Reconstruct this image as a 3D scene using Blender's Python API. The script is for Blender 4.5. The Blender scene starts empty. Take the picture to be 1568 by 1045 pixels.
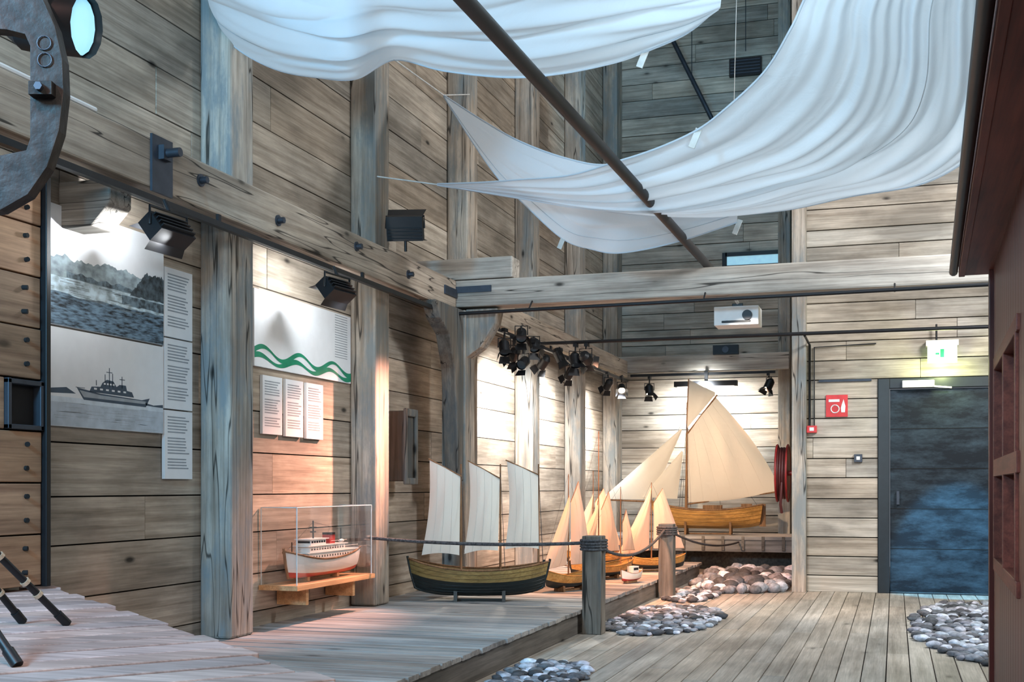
import bpy, math, random
from mathutils import Vector, Matrix, noise
R = random.Random(7)
sc = bpy.context.scene
pi = math.pi

# ------------------------------------------------------------------ materials
def newmat(name):
    m = bpy.data.materials.new(name); m.use_nodes = True
    nt = m.node_tree
    return m, nt, nt.nodes['Principled BSDF']

def plain(name, col, rough=.6, metal=0., noise_amt=.12, nscale=12, bump=.0, emit=None, estr=0, stretch=None):
    m, nt, b = newmat(name)
    tc = nt.nodes.new('ShaderNodeTexCoord'); n = nt.nodes.new('ShaderNodeTexNoise')
    n.inputs['Scale'].default_value = nscale; n.inputs['Detail'].default_value = 6
    if stretch:
        mp = nt.nodes.new('ShaderNodeMapping'); mp.inputs['Scale'].default_value = stretch
        nt.links.new(tc.outputs['Object'], mp.inputs[0]); nt.links.new(mp.outputs[0], n.inputs['Vector'])
    else: nt.links.new(tc.outputs['Object'], n.inputs['Vector'])
    r = nt.nodes.new('ShaderNodeValToRGB')
    r.color_ramp.elements[0].position = .35; r.color_ramp.elements[1].position = .65
    r.color_ramp.elements[0].color = tuple(c*(1-noise_amt) for c in col)+(1,)
    r.color_ramp.elements[1].color = tuple(min(1, c*(1+noise_amt)) for c in col)+(1,)
    nt.links.new(n.outputs['Fac'], r.inputs['Fac'])
    at = nt.nodes.new('ShaderNodeAttribute'); at.attribute_name = 'tint'
    mx = nt.nodes.new('ShaderNodeMixRGB'); mx.blend_type = 'MULTIPLY'; mx.inputs['Fac'].default_value = 1
    nt.links.new(r.outputs['Color'], mx.inputs['Color1']); nt.links.new(at.outputs['Color'], mx.inputs['Color2'])
    nt.links.new(mx.outputs['Color'], b.inputs['Base Color'])
    b.inputs['Roughness'].default_value = rough; b.inputs['Metallic'].default_value = metal
    if bump:
        bp = nt.nodes.new('ShaderNodeBump'); bp.inputs['Strength'].default_value = bump; bp.inputs['Distance'].default_value = .01
        nt.links.new(n.outputs['Fac'], bp.inputs['Height']); nt.links.new(bp.outputs['Normal'], b.inputs['Normal'])
    if emit:
        b.inputs['Emission Color'].default_value = emit+(1,); b.inputs['Emission Strength'].default_value = estr
    return m

def wood(name, light, dark, axis='Y', sc_=1., rough=.75, bump=.3, knots=.85, blotch=.3, cracks=.0, grey=0.):
    m, nt, b = newmat(name)
    L = nt.links.new
    tc = nt.nodes.new('ShaderNodeTexCoord')
    def mapping(k):
        mp = nt.nodes.new('ShaderNodeMapping')
        s = {'X': (k, 1, 1), 'Y': (1, k, 1), 'Z': (1, 1, k)}[axis]
        mp.inputs['Scale'].default_value = tuple(v*sc_ for v in s)
        L(tc.outputs['Object'], mp.inputs['Vector']); return mp
    mp = mapping(.035)
    at = nt.nodes.new('ShaderNodeAttribute'); at.attribute_name = 'tint'
    ad = nt.nodes.new('ShaderNodeVectorMath'); ad.operation = 'MULTIPLY_ADD'
    L(at.outputs['Color'], ad.inputs[0]); ad.inputs[1].default_value = (13, 17, 11); L(mp.outputs['Vector'], ad.inputs[2])
    n1 = nt.nodes.new('ShaderNodeTexNoise'); n1.inputs['Scale'].default_value = 24; n1.inputs['Detail'].default_value = 5
    n1.inputs['Distortion'].default_value = .2
    L(ad.outputs[0], n1.inputs['Vector'])
    n2 = nt.nodes.new('ShaderNodeTexNoise'); n2.inputs['Scale'].default_value = 110; n2.inputs['Detail'].default_value = 3
    L(ad.outputs[0], n2.inputs['Vector'])
    n3 = nt.nodes.new('ShaderNodeTexNoise'); n3.inputs['Scale'].default_value = 2.2; n3.inputs['Detail'].default_value = 7; n3.inputs['Roughness'].default_value = .6
    mp3 = mapping(.4); L(mp3.outputs['Vector'], n3.inputs['Vector'])
    r1 = nt.nodes.new('ShaderNodeValToRGB')
    r1.color_ramp.elements[0].position = .30; r1.color_ramp.elements[0].color = tuple(dark)+(1,)
    r1.color_ramp.elements[1].position = .60; r1.color_ramp.elements[1].color = tuple(light)+(1,)
    L(n1.outputs['Fac'], r1.inputs['Fac'])
    def mul(col, fac_out, lo, hi, p0, p1):
        rr = nt.nodes.new('ShaderNodeMapRange'); rr.inputs[1].default_value = p0; rr.inputs[2].default_value = p1
        rr.inputs[3].default_value = lo; rr.inputs[4].default_value = hi
        L(fac_out, rr.inputs[0])
        mm = nt.nodes.new('ShaderNodeMixRGB'); mm.blend_type = 'MULTIPLY'; mm.inputs['Fac'].default_value = 1
        L(col, mm.inputs['Color1']); L(rr.outputs[0], mm.inputs['Color2'])
        return mm.outputs['Color']
    col = mul(r1.outputs['Color'], n2.outputs['Fac'], .80, 1.1, .3, .7)
    col = mul(col, n3.outputs['Fac'], 1-blotch, 1+blotch*.4, .38, .62)
    if grey:
        gm = nt.nodes.new('ShaderNodeMixRGB'); gm.inputs['Color2'].default_value = (.20, .235, .25, 1)
        ng = nt.nodes.new('ShaderNodeTexNoise'); ng.inputs['Scale'].default_value = 5; ng.inputs['Detail'].default_value = 7; ng.inputs['Roughness'].default_value = .7
        mg = mapping(.25); L(mg.outputs['Vector'], ng.inputs['Vector'])
        gr = nt.nodes.new('ShaderNodeMapRange'); gr.inputs[1].default_value = .46; gr.inputs[2].default_value = .60; gr.inputs[4].default_value = grey
        L(ng.outputs['Fac'], gr.inputs[0]); L(gr.outputs[0], gm.inputs['Fac']); L(col, gm.inputs['Color1']); col = gm.outputs['Color']
    if knots:
        mk = mapping(.4)
        vo = nt.nodes.new('ShaderNodeTexVoronoi'); vo.inputs['Scale'].default_value = 3.4
        L(mk.outputs['Vector'], vo.inputs['Vector'])
        col = mul(col, vo.outputs['Distance'], 1-knots, 1, .035, .085)
        col = mul(col, vo.outputs['Distance'], .78, 1, .07, .18)
    if cracks:
        mc = mapping(.05)
        nc = nt.nodes.new('ShaderNodeTexNoise'); nc.inputs['Scale'].default_value = 9; nc.inputs['Detail'].default_value = 2
        L(mc.outputs['Vector'], nc.inputs['Vector'])
        sb = nt.nodes.new('ShaderNodeMath'); sb.operation = 'SUBTRACT'; sb.inputs[1].default_value = .56; L(nc.outputs['Fac'], sb.inputs[0])
        ab = nt.nodes.new('ShaderNodeMath'); ab.operation = 'ABSOLUTE'; L(sb.outputs[0], ab.inputs[0])
        col = mul(col, ab.outputs[0], 1-cracks, 1, .003, .012)
    mt = nt.nodes.new('ShaderNodeMixRGB'); mt.blend_type = 'MULTIPLY'; mt.inputs['Fac'].default_value = 1
    L(col, mt.inputs['Color1']); L(at.outputs['Color'], mt.inputs['Color2'])
    L(mt.outputs['Color'], b.inputs['Base Color'])
    b.inputs['Roughness'].default_value = rough
    b.inputs['Specular IOR Level'].default_value = .3
    bp = nt.nodes.new('ShaderNodeBump'); bp.inputs['Strength'].default_value = bump; bp.inputs['Distance'].default_value = .004
    L(n1.outputs['Fac'], bp.inputs['Height']); L(bp.outputs['Normal'], b.inputs['Normal'])
    return m

def cloth(name, col, trl=.45, bs=.25):
    m, nt, b = newmat(name)
    b.inputs['Base Color'].default_value = col+(1,); b.inputs['Roughness'].default_value = .8
    b.inputs['Specular IOR Level'].default_value = .1
    tr = nt.nodes.new('ShaderNodeBsdfTranslucent'); tr.inputs['Color'].default_value = col+(1,)
    mx = nt.nodes.new('ShaderNodeMixShader'); mx.inputs[0].default_value = trl
    out = nt.nodes['Material Output']
    nt.links.new(b.outputs[0], mx.inputs[1]); nt.links.new(tr.outputs[0], mx.inputs[2]); nt.links.new(mx.outputs[0], out.inputs['Surface'])
    tc = nt.nodes.new('ShaderNodeTexCoord'); n = nt.nodes.new('ShaderNodeTexNoise'); n.inputs['Scale'].default_value = 4; n.inputs['Detail'].default_value = 6; n.inputs['Distortion'].default_value = 1.
    nt.links.new(tc.outputs['Object'], n.inputs['Vector'])
    bp = nt.nodes.new('ShaderNodeBump'); bp.inputs['Strength'].default_value = bs; bp.inputs['Distance'].default_value = .03
    nt.links.new(n.outputs['Fac'], bp.inputs['Height']); nt.links.new(bp.outputs['Normal'], b.inputs['Normal']); nt.links.new(bp.outputs['Normal'], tr.inputs['Normal'])
    return m

LT, DK = (.47, .40, .325), (.27, .22, .17)
W_wallY = wood('wall_wood_y', LT, DK, 'Y', blotch=.35)
W_wallX = wood('wall_wood_x', (.54, .48, .41), (.33, .28, .225), 'X', blotch=.4)
W_post = wood('post_wood', (.50, .44, .375), (.29, .24, .19), 'Z', cracks=.8, blotch=.38, grey=.8)
W_beamY = wood('beam_wood_y', (.47, .395, .32), (.28, .225, .175), 'Y', cracks=.85)
W_beamX = wood('beam_wood_x', (.50, .46, .41), (.30, .265, .23), 'X', cracks=.85)
W_floor = wood('floor_wood', (.54, .49, .435), (.37, .33, .285), 'Y', knots=.5, bump=.15, rough=.5)
W_deckX = wood('platform_wood', (.42, .405, .39), (.25, .24, .235), 'X', knots=.6)
W_near = wood('near_deck_wood', (.54, .40, .37), (.35, .255, .235), 'X', knots=.5)
W_fasc = wood('fascia_wood', (.20, .18, .16), (.10, .09, .08), 'Y')
W_timb = wood('timber_brown', (.42, .265, .165), (.25, .145, .09), 'Y', knots=.6)
W_red = wood('red_paint', (.13, .024, .018), (.09, .016, .012), 'Z', knots=0, bump=.15, rough=.4)
W_redY = wood('red_paint_eave', (.24, .055, .035), (.14, .03, .02), 'Y', knots=0, bump=.2, rough=.5)
W_hull = wood('varnished_hull', (.62, .33, .10), (.45, .21, .05), 'X', sc_=3, knots=0, rough=.3, bump=.1)
W_olive = wood('olive_hull', (.40, .27, .10), (.26, .16, .055), 'X', sc_=3, knots=0, rough=.4, bump=.1)
W_mast = wood('mast_wood', (.30, .16, .08), (.18, .09, .04), 'Z', sc_=3, knots=0)
W_shelf = wood('shelf_wood', (.66, .38, .19), (.48, .26, .12), 'Y', knots=0)
M_black = plain('black_metal', (.010, .011, .014), .45, .3)
M_iron = plain('rusted_iron', (.022, .018, .017), .55, .6, .5, 18, .5)
M_steel = plain('grey_steel', (.06, .07, .09), .5, .7)
M_white = plain('white_paint', (.82, .82, .82), .5, noise_amt=.03)
M_paper = plain('poster_paper', (.74, .78, .82), .6, noise_amt=.02)
M_ink = plain('print_ink', (.27, .31, .35), .7)
M_inkd = plain('print_ink_dark', (.05, .08, .12), .7)
M_haze = plain('print_ink_haze', (.24, .31, .35), .7, noise_amt=.4, nscale=14, stretch=(1, 1, 1.6))
M_water = plain('print_ink_water', (.08, .13, .18), .7, noise_amt=.9, nscale=22, stretch=(1, .7, 3.5))
M_trees = plain('print_ink_trees', (.045, .065, .08), .7, noise_amt=.7, nscale=30)
M_green = plain('green_ink', (.004, .22, .12), .7)
M_dark = plain('dark_void', (.008, .008, .009), .9)
M_hblack = plain('hull_black', (.012, .018, .018), .35)
M_hred = plain('hull_red', (.45, .03, .025), .45)
M_hwhite = plain('hull_white', (.80, .77, .72), .45, noise_amt=.03)
M_redp = plain('signal_red', (.65, .03, .03), .45)
M_sailc = cloth('cream_canvas', (.78, .78, .72), .25)
M_sailg = cloth('warm_canvas', (.80, .74, .64), .3)
M_sailo = cloth('peach_canvas', (.80, .60, .47), .3)  # peach tone puts some of the warm exhibit light into the canvas colour
M_sail = cloth('white_sailcloth', (.75, .82, .89), .38, .25)
M_rope = plain('hemp_rope', (.07, .07, .075), .9, noise_amt=.5, nscale=60, bump=.6)
M_cord = plain('pale_cord', (.6, .6, .58), .9)
M_stone = plain('beach_stone', (.36, .38, .41), .7, noise_amt=.35, nscale=25, bump=.3)
M_lens = plain('lamp_lens', (.3, .5, .6), .2, emit=(.25, .62, .85), estr=.9)
M_lensw = plain('lamp_lens_warm', (1, .9, .8), .2, emit=(1., .85, .68), estr=4)
M_lensd = plain('lamp_lens_off', (.10, .16, .22), .15)
M_exit = plain('exit_lamp_glass', (.5, .8, .6), .3, emit=(.55, 1., .62), estr=1.0)
M_pane = plain('dark_pane', (.012, .016, .02), .1)
M_winlit = plain('window_pane', (.3, .5, .6), .2, emit=(.35, .65, .8), estr=.6)

m, nt, b = newmat('clear_acrylic')
tb = nt.nodes.new('ShaderNodeBsdfTransparent'); tb.inputs[0].default_value = (.94, .96, .97, 1)
gl = nt.nodes.new('ShaderNodeBsdfGlossy'); gl.inputs['Roughness'].default_value = .02
ms = nt.nodes.new('ShaderNodeMixShader'); ms.inputs[0].default_value = .10
nt.links.new(tb.outputs[0], ms.inputs[1]); nt.links.new(gl.outputs[0], ms.inputs[2])
nt.links.new(ms.outputs[0], nt.nodes['Material Output'].inputs['Surface'])
M_glass = m
M_edge = plain('acrylic_edge', (.55, .62, .64), .25)

m, nt, b = newmat('weathered_door'); L = nt.links.new
tc = nt.nodes.new('ShaderNodeTexCoord'); mp = nt.nodes.new('ShaderNodeMapping'); mp.inputs['Scale'].default_value = (.7, 1, 2.2)
n = nt.nodes.new('ShaderNodeTexNoise'); n.inputs['Scale'].default_value = 4; n.inputs['Detail'].default_value = 10; n.inputs['Roughness'].default_value = .72
L(tc.outputs['Object'], mp.inputs[0]); L(mp.outputs[0], n.inputs['Vector'])
cr = nt.nodes.new('ShaderNodeValToRGB'); cr.color_ramp.elements[0].position = .42; cr.color_ramp.elements[1].position = .70
cr.color_ramp.elements[0].color = (.006, .009, .014, 1); cr.color_ramp.elements[1].color = (.042, .066, .088, 1)
L(n.outputs['Fac'], cr.inputs[0]); L(cr.outputs[0], b.inputs['Base Color']); b.inputs['Roughness'].default_value = .5
b.inputs['Specular IOR Level'].default_value = .25
M_door = m

# ------------------------------------------------------------------ mesh builder
class MB:
    def __init__(s, M=None):
        s.v = []; s.f = []; s.m = []; s.t = []; s.sm = []; s.M = M or Matrix.Identity(4)
    def add(s, vs, fs, mat=0, tint=1., smooth=False):
        o = len(s.v)
        s.v += [tuple(s.M @ Vector(p)) for p in vs]
        if not isinstance(tint, tuple): tint = (tint, tint, tint)
        for f in fs:
            s.f.append(tuple(o+i for i in f)); s.m.append(mat); s.t.append(tint); s.sm.append(smooth)
    def box(s, x0, x1, y0, y1, z0, z1, mat=0, tint=1., rot=None):
        vs = [(x, y, z) for x in (x0, x1) for y in (y0, y1) for z in (z0, z1)]
        if rot:
            c = Vector(((x0+x1)/2, (y0+y1)/2, (z0+z1)/2)); vs = [tuple(c+rot @ (Vector(p)-c)) for p in vs]
        s.add(vs, [(0, 1, 3, 2), (4, 6, 7, 5), (0, 4, 5, 1), (2, 3, 7, 6), (0, 2, 6, 4), (1, 5, 7, 3)], mat, tint)
    def tube(s, pts, r, n=8, mat=0, tint=1., caps=True, r2=None):
        pts = [Vector(p) for p in pts]; k = len(pts); vs = []; fs = []
        up = Vector((0, 0, 1)); d0 = (pts[1]-pts[0]).normalized()
        if abs(d0.z) > .95: up = Vector((1, 0, 0))
        for i, p in enumerate(pts):
            d = (pts[min(i+1, k-1)]-pts[max(i-1, 0)]).normalized()
            a = d.cross(up)
            if a.length < 1e-4: a = d.cross(Vector((1, .1, 0)))
            a.normalize(); b_ = a.cross(d)
            rr = r if r2 is None else r+(r2-r)*i/(k-1)
            for j in range(n):
                t = 2*pi*j/n; vs.append(tuple(p+a*math.cos(t)*rr+b_*math.sin(t)*rr))
        for i in range(k-1):
            for j in range(n):
                fs.append((i*n+j, i*n+(j+1) % n, (i+1)*n+(j+1) % n, (i+1)*n+j))
        s.add(vs, fs, mat, tint, True)
        if caps: s.add(vs[:n], [tuple(range(n))[::-1]], mat, tint); s.add(vs[-n:], [tuple(range(n))], mat, tint)
    def poly(s, pts, thick, mat=0, tint=1.):
        n = len(pts); t = Vector(thick)
        vs = [tuple(p) for p in pts]+[tuple(Vector(p)+t) for p in pts]
        fs = [tuple(range(n))[::-1], tuple(range(n, 2*n))]+[(i, (i+1) % n, n+(i+1) % n, n+i) for i in range(n)]
        s.add(vs, fs, mat, tint)
    def grid(s, fn, nu, nv, mat=0, tint=1., smooth=True):
        vs = [fn(i/nu, j/nv) for i in range(nu+1) for j in range(nv+1)]
        fs = [(i*(nv+1)+j, (i+1)*(nv+1)+j, (i+1)*(nv+1)+j+1, i*(nv+1)+j+1) for i in range(nu) for j in range(nv)]
        s.add(vs, fs, mat, tint, smooth)
    def ball(s, c, r, nu=10, nv=7, mat=0, tint=1., rot=0, nz=0):
        vs = []; fs = []
        for j in range(nv+1):
            ph = pi*j/nv
            for i in range(nu):
                th = 2*pi*i/nu
                p = Vector((math.sin(ph)*math.cos(th), math.sin(ph)*math.sin(th), math.cos(ph)))
                k = 1+nz*noise.noise(p*1.3+Vector(c)*7)
                p = Vector((p.x*r[0], p.y*r[1], p.z*r[2]))*k
                p = Matrix.Rotation(rot, 3, 'Z') @ p
                vs.append(tuple(p+Vector(c)))
        for j in range(nv):
            for i in range(nu):
                fs.append((j*nu+i, (j+1)*nu+i, (j+1)*nu+(i+1) % nu, j*nu+(i+1) % nu))
        s.add(vs, fs, mat, tint, True)
    def done(s, name, mats, bevel=0):
        me = bpy.data.meshes.new(name); me.from_pydata(s.v, [], s.f)
        for mm in mats: me.materials.append(mm)
        at = me.color_attributes.new('tint', 'FLOAT_COLOR', 'CORNER')
        k = 0
        for p, mi, t, sm in zip(me.polygons, s.m, s.t, s.sm):
            p.material_index = mi; p.use_smooth = sm
            for _ in range(p.loop_total):
                at.data[k].color = (t[0], t[1], t[2], 1); k += 1
        me.update()
        o = bpy.data.objects.new(name, me); sc.collection.objects.link(o)
        if bevel:
            bv = o.modifiers.new('b', 'BEVEL'); bv.width = bevel; bv.segments = 2; bv.limit_method = 'ANGLE'
        return o

def tnt(a=.76, b=1.16):
    k = R.uniform(a, b); w = R.uniform(-.04, .04); return (k*(1+w), k, k*(1-w))

# ------------------------------------------------------------------ room shell
mb = MB(); z = -.02
mb.box(-4.60, -4.42, 0, 19.2, 0, 10, 1)
while z < 10:
    h = R.choice((.27, .30, .33, .30)); y = 0 - R.uniform(0, 3)
    while y < 19.0:
        l = R.choice((2.3, 3.4, 4.6, 4.6)); y1 = min(y+l, 19.0)
        if y1 > .2: mb.box(-4.43, -4.372+R.uniform(-.006, 0), max(y, 0), y1-.005, max(z, 0), min(z+h-.009, 10), 0, tnt())
        y += l
    z += h
mb.done('wall_left', [W_wallY, M_dark], .003)

def wallX(name, x0, x1, y, z0, z1, hs, hole=None, back=.15):
    mb = MB(); z = z0
    while z < z1:
        h = R.choice(hs); x = x0-R.uniform(0, 2); zt = min(z+h, z1)
        while x < x1:
            l = R.choice((1.4, 2.6, 3.5)); xa, xb = max(x, x0), min(x+l, x1)
            if xb > xa+.01:
                segs = [(xa, xb)]
                if hole and z < hole[3] and zt > hole[2]:
                    segs = []
                    if xa < hole[0]: segs.append((xa, min(xb, hole[0])))
                    if xb > hole[1]: segs.append((max(xa, hole[1]), xb))
                for a, b_ in segs:
                    if b_-a > .01: mb.box(a, b_-.004, y+R.uniform(0, .005), y+.06, z, zt-.011, 0, tnt())
            x += l
        z += h
    if hole:
        mb.box(x0, hole[0], y+.058, y+back, z0, z1, 1); mb.box(hole[1], x1, y+.058, y+back, z0, z1, 1); mb.box(hole[0], hole[1], y+.058, y+back, hole[3], z1, 1)
    else: mb.box(x0, x1, y+.058, y+back, z0, z1, 1)
    return mb.done(name, [W_wallX, M_dark], .003)
wallX('wall_back', -4.37, -.9, 18.9, 0, 10, (.24, .28, .26))
wallX('wall_back_door', -1.0, 3.0, 14.28, 0, 10, (.19, .22, .24), hole=(-.18, 1.32, -.1, 2.42))
mb = MB(); mb.box(-1.0, -.9, 14.44, 18.9, 0, 10); mb.done('wall_alcove_side', [W_wallY])
mb = MB(); mb.box(3.0, 3.2, 0, 14.4, 0, 10); mb.done('wall_right', [W_wallY])
mb = MB(); mb.box(-4.6, 3.2, 0, 19.2, 10, 10.2); mb.done('ceiling', [W_wallY])
mb = MB(); x = -4.4; mb.box(-4.6, 3.2, 0, 19.2, -.2, -.03, 1)
while x < 3.0:
    y = -R.uniform(0, 3)
    while y < 19:
        l = R.choice((2.4, 3.6, 4.8)); y1 = min(y+l, 19.0)
        if y1 > 0.1: mb.box(x, x+.143, max(y, 0), y1-.004, -.03, 0+R.uniform(-.0015, 0), 0, tnt(.84, 1.1))
        y += l
    x += .15
mb.done('floor', [W_floor, M_dark], .002)

for i, yy in enumerate((6.977, 9.285, 11.59, 13.9, 16.2, 18.5)):
    mb = MB(); mb.box(-4.371, -4.14, yy, yy+.3 if i < 5 else 18.88, .2 if yy < 16 else 0, 9.99, 0, tnt(.92, 1.08)); mb.done('timber_post', [W_post], .018)
mb = MB(); mb.box(-1.12, -1.002, 14.12, 14.40, 0, 9.99, 0, 1.1); mb.box(-1.002, -.965, 14.12, 14.279, 0, 9.99, 0, 1.1); mb.done('timber_post', [W_post])
mb = MB(); mb.box(-1.68, -1.50, 18.60, 18.89, 0, 9.99); mb.done('timber_post', [W_post], .015)
mb = MB()
mb.box(-4.10, -3.86, 10.73, 11.0, .2, 2.87, 0, .72)
mb.poly([(-4.02, 10.74, 1.25), (-4.02, 10.74, 2.87), (-4.02, 10.02, 2.87), (-4.02, 10.12, 2.72), (-4.02, 10.36, 2.60), (-4.02, 10.50, 2.30), (-4.02, 10.55, 1.9), (-4.02, 10.60, 1.3)], (.14, 0, 0), 0, .38)
mb.poly([(-3.87, 10.76, 2.88), (-3.55, 10.76, 2.88), (-3.58, 10.76, 2.74), (-3.72, 10.76, 2.52), (-3.87, 10.76, 2.42)], (0, .2, 0), 0, .95)
mb.done('timber_post', [W_post], .012)
mb = MB(); mb.box(-4.37, -4.16, 9.95, 10.2, 1.25, 1.88, 0, .3); mb.box(-4.16, -4.13, 9.93, 9.98, 1.22, 1.9, 0, .45); mb.box(-4.16, -4.13, 10.17, 10.22, 1.22, 1.9, 0, .45); mb.box(-4.16, -4.13, 9.98, 10.17, 1.83, 1.9, 0, .45); mb.box(-4.16, -4.13, 9.98, 10.17, 1.22, 1.28, 0, .45)
mb.done('wall_timber_box', [W_post], .01)

# beams
mb = MB(); mb.box(-4.13, -3.95, 2.0, 10.72, 2.87, 3.15, 0, 1.0); mb.box(-4.17, -4.09, 2.0, 10.7, 3.152, 3.21, 1); mb.box(-4.08, -3.955, 3.5, 5.35, 3.152, 3.178, 2)
mb.done('beam_left', [W_beamY, M_black, M_white], .012)
mb = MB(); mb.box(-4.12, -3.95, 11.0, 18.41, 2.9, 3.15); mb.done('beam_left_rear', [W_beamY], .012)
mb = MB(); mb.box(-4.12, 2.98, 10.73, 10.97, 2.9, 3.15, 0, 1.08); mb.done('beam_cross', [W_beamX], .015)
mb = MB(); mb.box(-4.37, -3.40, 10.74, 10.98, 3.16, 3.36, 0, 1.1); mb.done('beam_stub', [W_beamX], .015)
mb = MB(); mb.box(-4.1, -1.5, 18.42, 18.49, 2.96, 3.22, 0, .95); mb.box(-4.1, -1.7, 18.49, 18.59, 2.96, 3.22, 0, .95); mb.done('beam_back', [W_beamX], .01)
mb = MB(); mb.poly([(-4.37, 5.56, 2.87), (-4.04, 5.56, 2.87), (-4.04, 5.56, 2.74), (-4.16, 5.56, 2.62), (-4.37, 5.56, 2.62)], (0, .2, 0), 0, .7); mb.done('beam_bracket', [W_beamX], .01)

mb = MB()
def bolt(mb, y, z, r=.022, l=.04):
    mb.tube([(-3.95, y, z), (-3.94, y, z)], r*1.7, 16); mb.tube([(-3.94, y, z), (-3.94+l, y, z)], r, 6)
mb.box(-3.95, -3.935, 5.80, 6.0, 2.85, 3.17, 0); mb.tube([(-3.935, 5.9, 3.08), (-3.82, 5.9, 3.08)], .026, 10); mb.box(-3.935, -3.90, 5.86, 5.94, 3.04, 3.12, 0)
for y, z in ((6.31, 3.03), (7.26, 2.99), (9.54, 3.01), (8.5, 3.05)): bolt(mb, y, z)
mb.box(-3.95, -3.6, 10.71, 10.729, 3.03, 3.09, 0); mb.box(-3.95, -3.935, 10.4, 10.72, 2.98, 3.06, 0)
mb.done('beam_steel_fittings', [M_steel])

# tracks
mb = MB(); mb.box(-3.97, -3.93, 2.0, 10.6, 2.79, 2.825)
for y in (4.5, 6.5, 8.6, 10.4): mb.box(-3.96, -3.94, y, y+.03, 2.82, 2.87)
mb.done('lighting_track', [M_black])
mb = MB(); mb.tube([(-3.9, 10.62, 2.82), (2.98, 10.62, 2.88)], .017)
for x in (-3.2, -1.6, 0): mb.tube([(x, 10.62, 2.84), (x, 10.72, 2.92)], .008)
mb.done('lighting_track', [M_black])
mb = MB(); mb.tube([(-3.9, 13.4, 2.855), (2.98, 13.4, 2.86)], .02); mb.tube([(-3.9, 13.4, 2.855), (-3.95, 13.4, 2.9)], .02)
mb.done('lighting_track', [M_black])
mb = MB(); mb.box(-3.97, -3.93, 11.1, 18.37, 2.82, 2.855); mb.box(-3.9, -1.7, 18.38, 18.41, 2.9, 2.94)
for y in (12, 14, 16, 18): mb.box(-3.96, -3.94, y, y+.03, 2.85, 2.9)
mb.done('lighting_track', [M_black])
mb = MB()
mb.tube([(-.93, 14.25, 1.9), (-.93, 14.25, 2.83), (-.93, 13.43, 2.84)], .014, mat=0)
mb.tube([(-.88, 14.25, 1.9), (-.88, 14.25, 2.80), (-.2, 14.25, 2.82)], .008, mat=0)
mb.done('pipe_conduit', [M_black])

# platform
mb = MB(); y = 3.0
while y < 15.98:
    mb.box(-4.37, -2.44+R.uniform(-.008, .008), y, y+.150, .165, .2+R.uniform(-.005, 0), 0, tnt(.70, 1.18)); y += .170
mb.box(-2.50, -2.462, 3.0, 15.98, 0, .163, 1); mb.box(-4.37, -2.5, 15.92, 15.96, 0, .163, 1); mb.box(-4.37, -2.52, 3, 15.9, 0, .12, 2)
mb.done('platform_boardwalk', [W_deckX, W_fasc, M_dark], .003)

# near deck
e0 = Vector((-4.30, 5.385, 0)); ed = Vector((.761, -.648, 0)); nd = Vector((-.648, -.761, 0))
M = Matrix(((nd.x, ed.x, 0, e0.x), (nd.y, ed.y, 0, e0.y), (0, 0, 1, 0), (0, 0, 0, 1)))
mb = MB(M); y = 0.05
while y < 5.0:
    xw = e0.x+ed.x*y
    ln = min(6.0, max(.02, (xw+4.36)/.648)) if y < 4 else 6
    mb.box(R.uniform(-.03, .02), ln, y, y+.165, .645, .68+R.uniform(-.004, 0), 0, tnt(.72, 1.15)); y += .195
mb.box(.05, .10, .3, 4.9, .52, .64, 1)
mb.box(.11, .4, .5, 4.9, .60, .62, 2)
for y in (.6, 2.4, 4.4): mb.box(.12, .22, y, y+.1, .2 if y < 3 else 0, .64, 1)
mb.done('raised_wooden_deck', [W_near, W_fasc, M_dark], .004)

mb = MB(); z = .70
for k in range(8):
    h = .262
    mb.box(-4.36, -4.16+R.uniform(-.006, .006), 3.2, 5.16 if k != 3 else 4.90, z, z+h-.008, 0, tnt(.75, 1.2))
    for dz in (.07, .19):
        if k != 3: mb.tube([(-4.17, 5.04+R.uniform(-.02, .02), z+dz), (-4.142, 5.04, z+dz)], .013, mat=1)
    z += h
mb.box(-4.36, -4.19, 4.90, 5.16, .70+3*.262, .70+4*.262-.01, 1)
for a in ((4.90, 4.925), (5.135, 5.16)): mb.box(-4.19, -4.14, a[0], a[1], .70+3*.262, .70+4*.262-.01, 2)
for a in ((0, .025), (.225, .25)): mb.box(-4.19, -4.14, 4.90, 5.16, .70+3*.262+a[0], .70+3*.262+a[1], 2)
mb.box(-4.37, -4.13, 5.165, 5.20, .69, 2.85, 3)
mb.done('pegged_timber_wall', [W_timb, M_dark, M_steel, M_black], .004)

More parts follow.
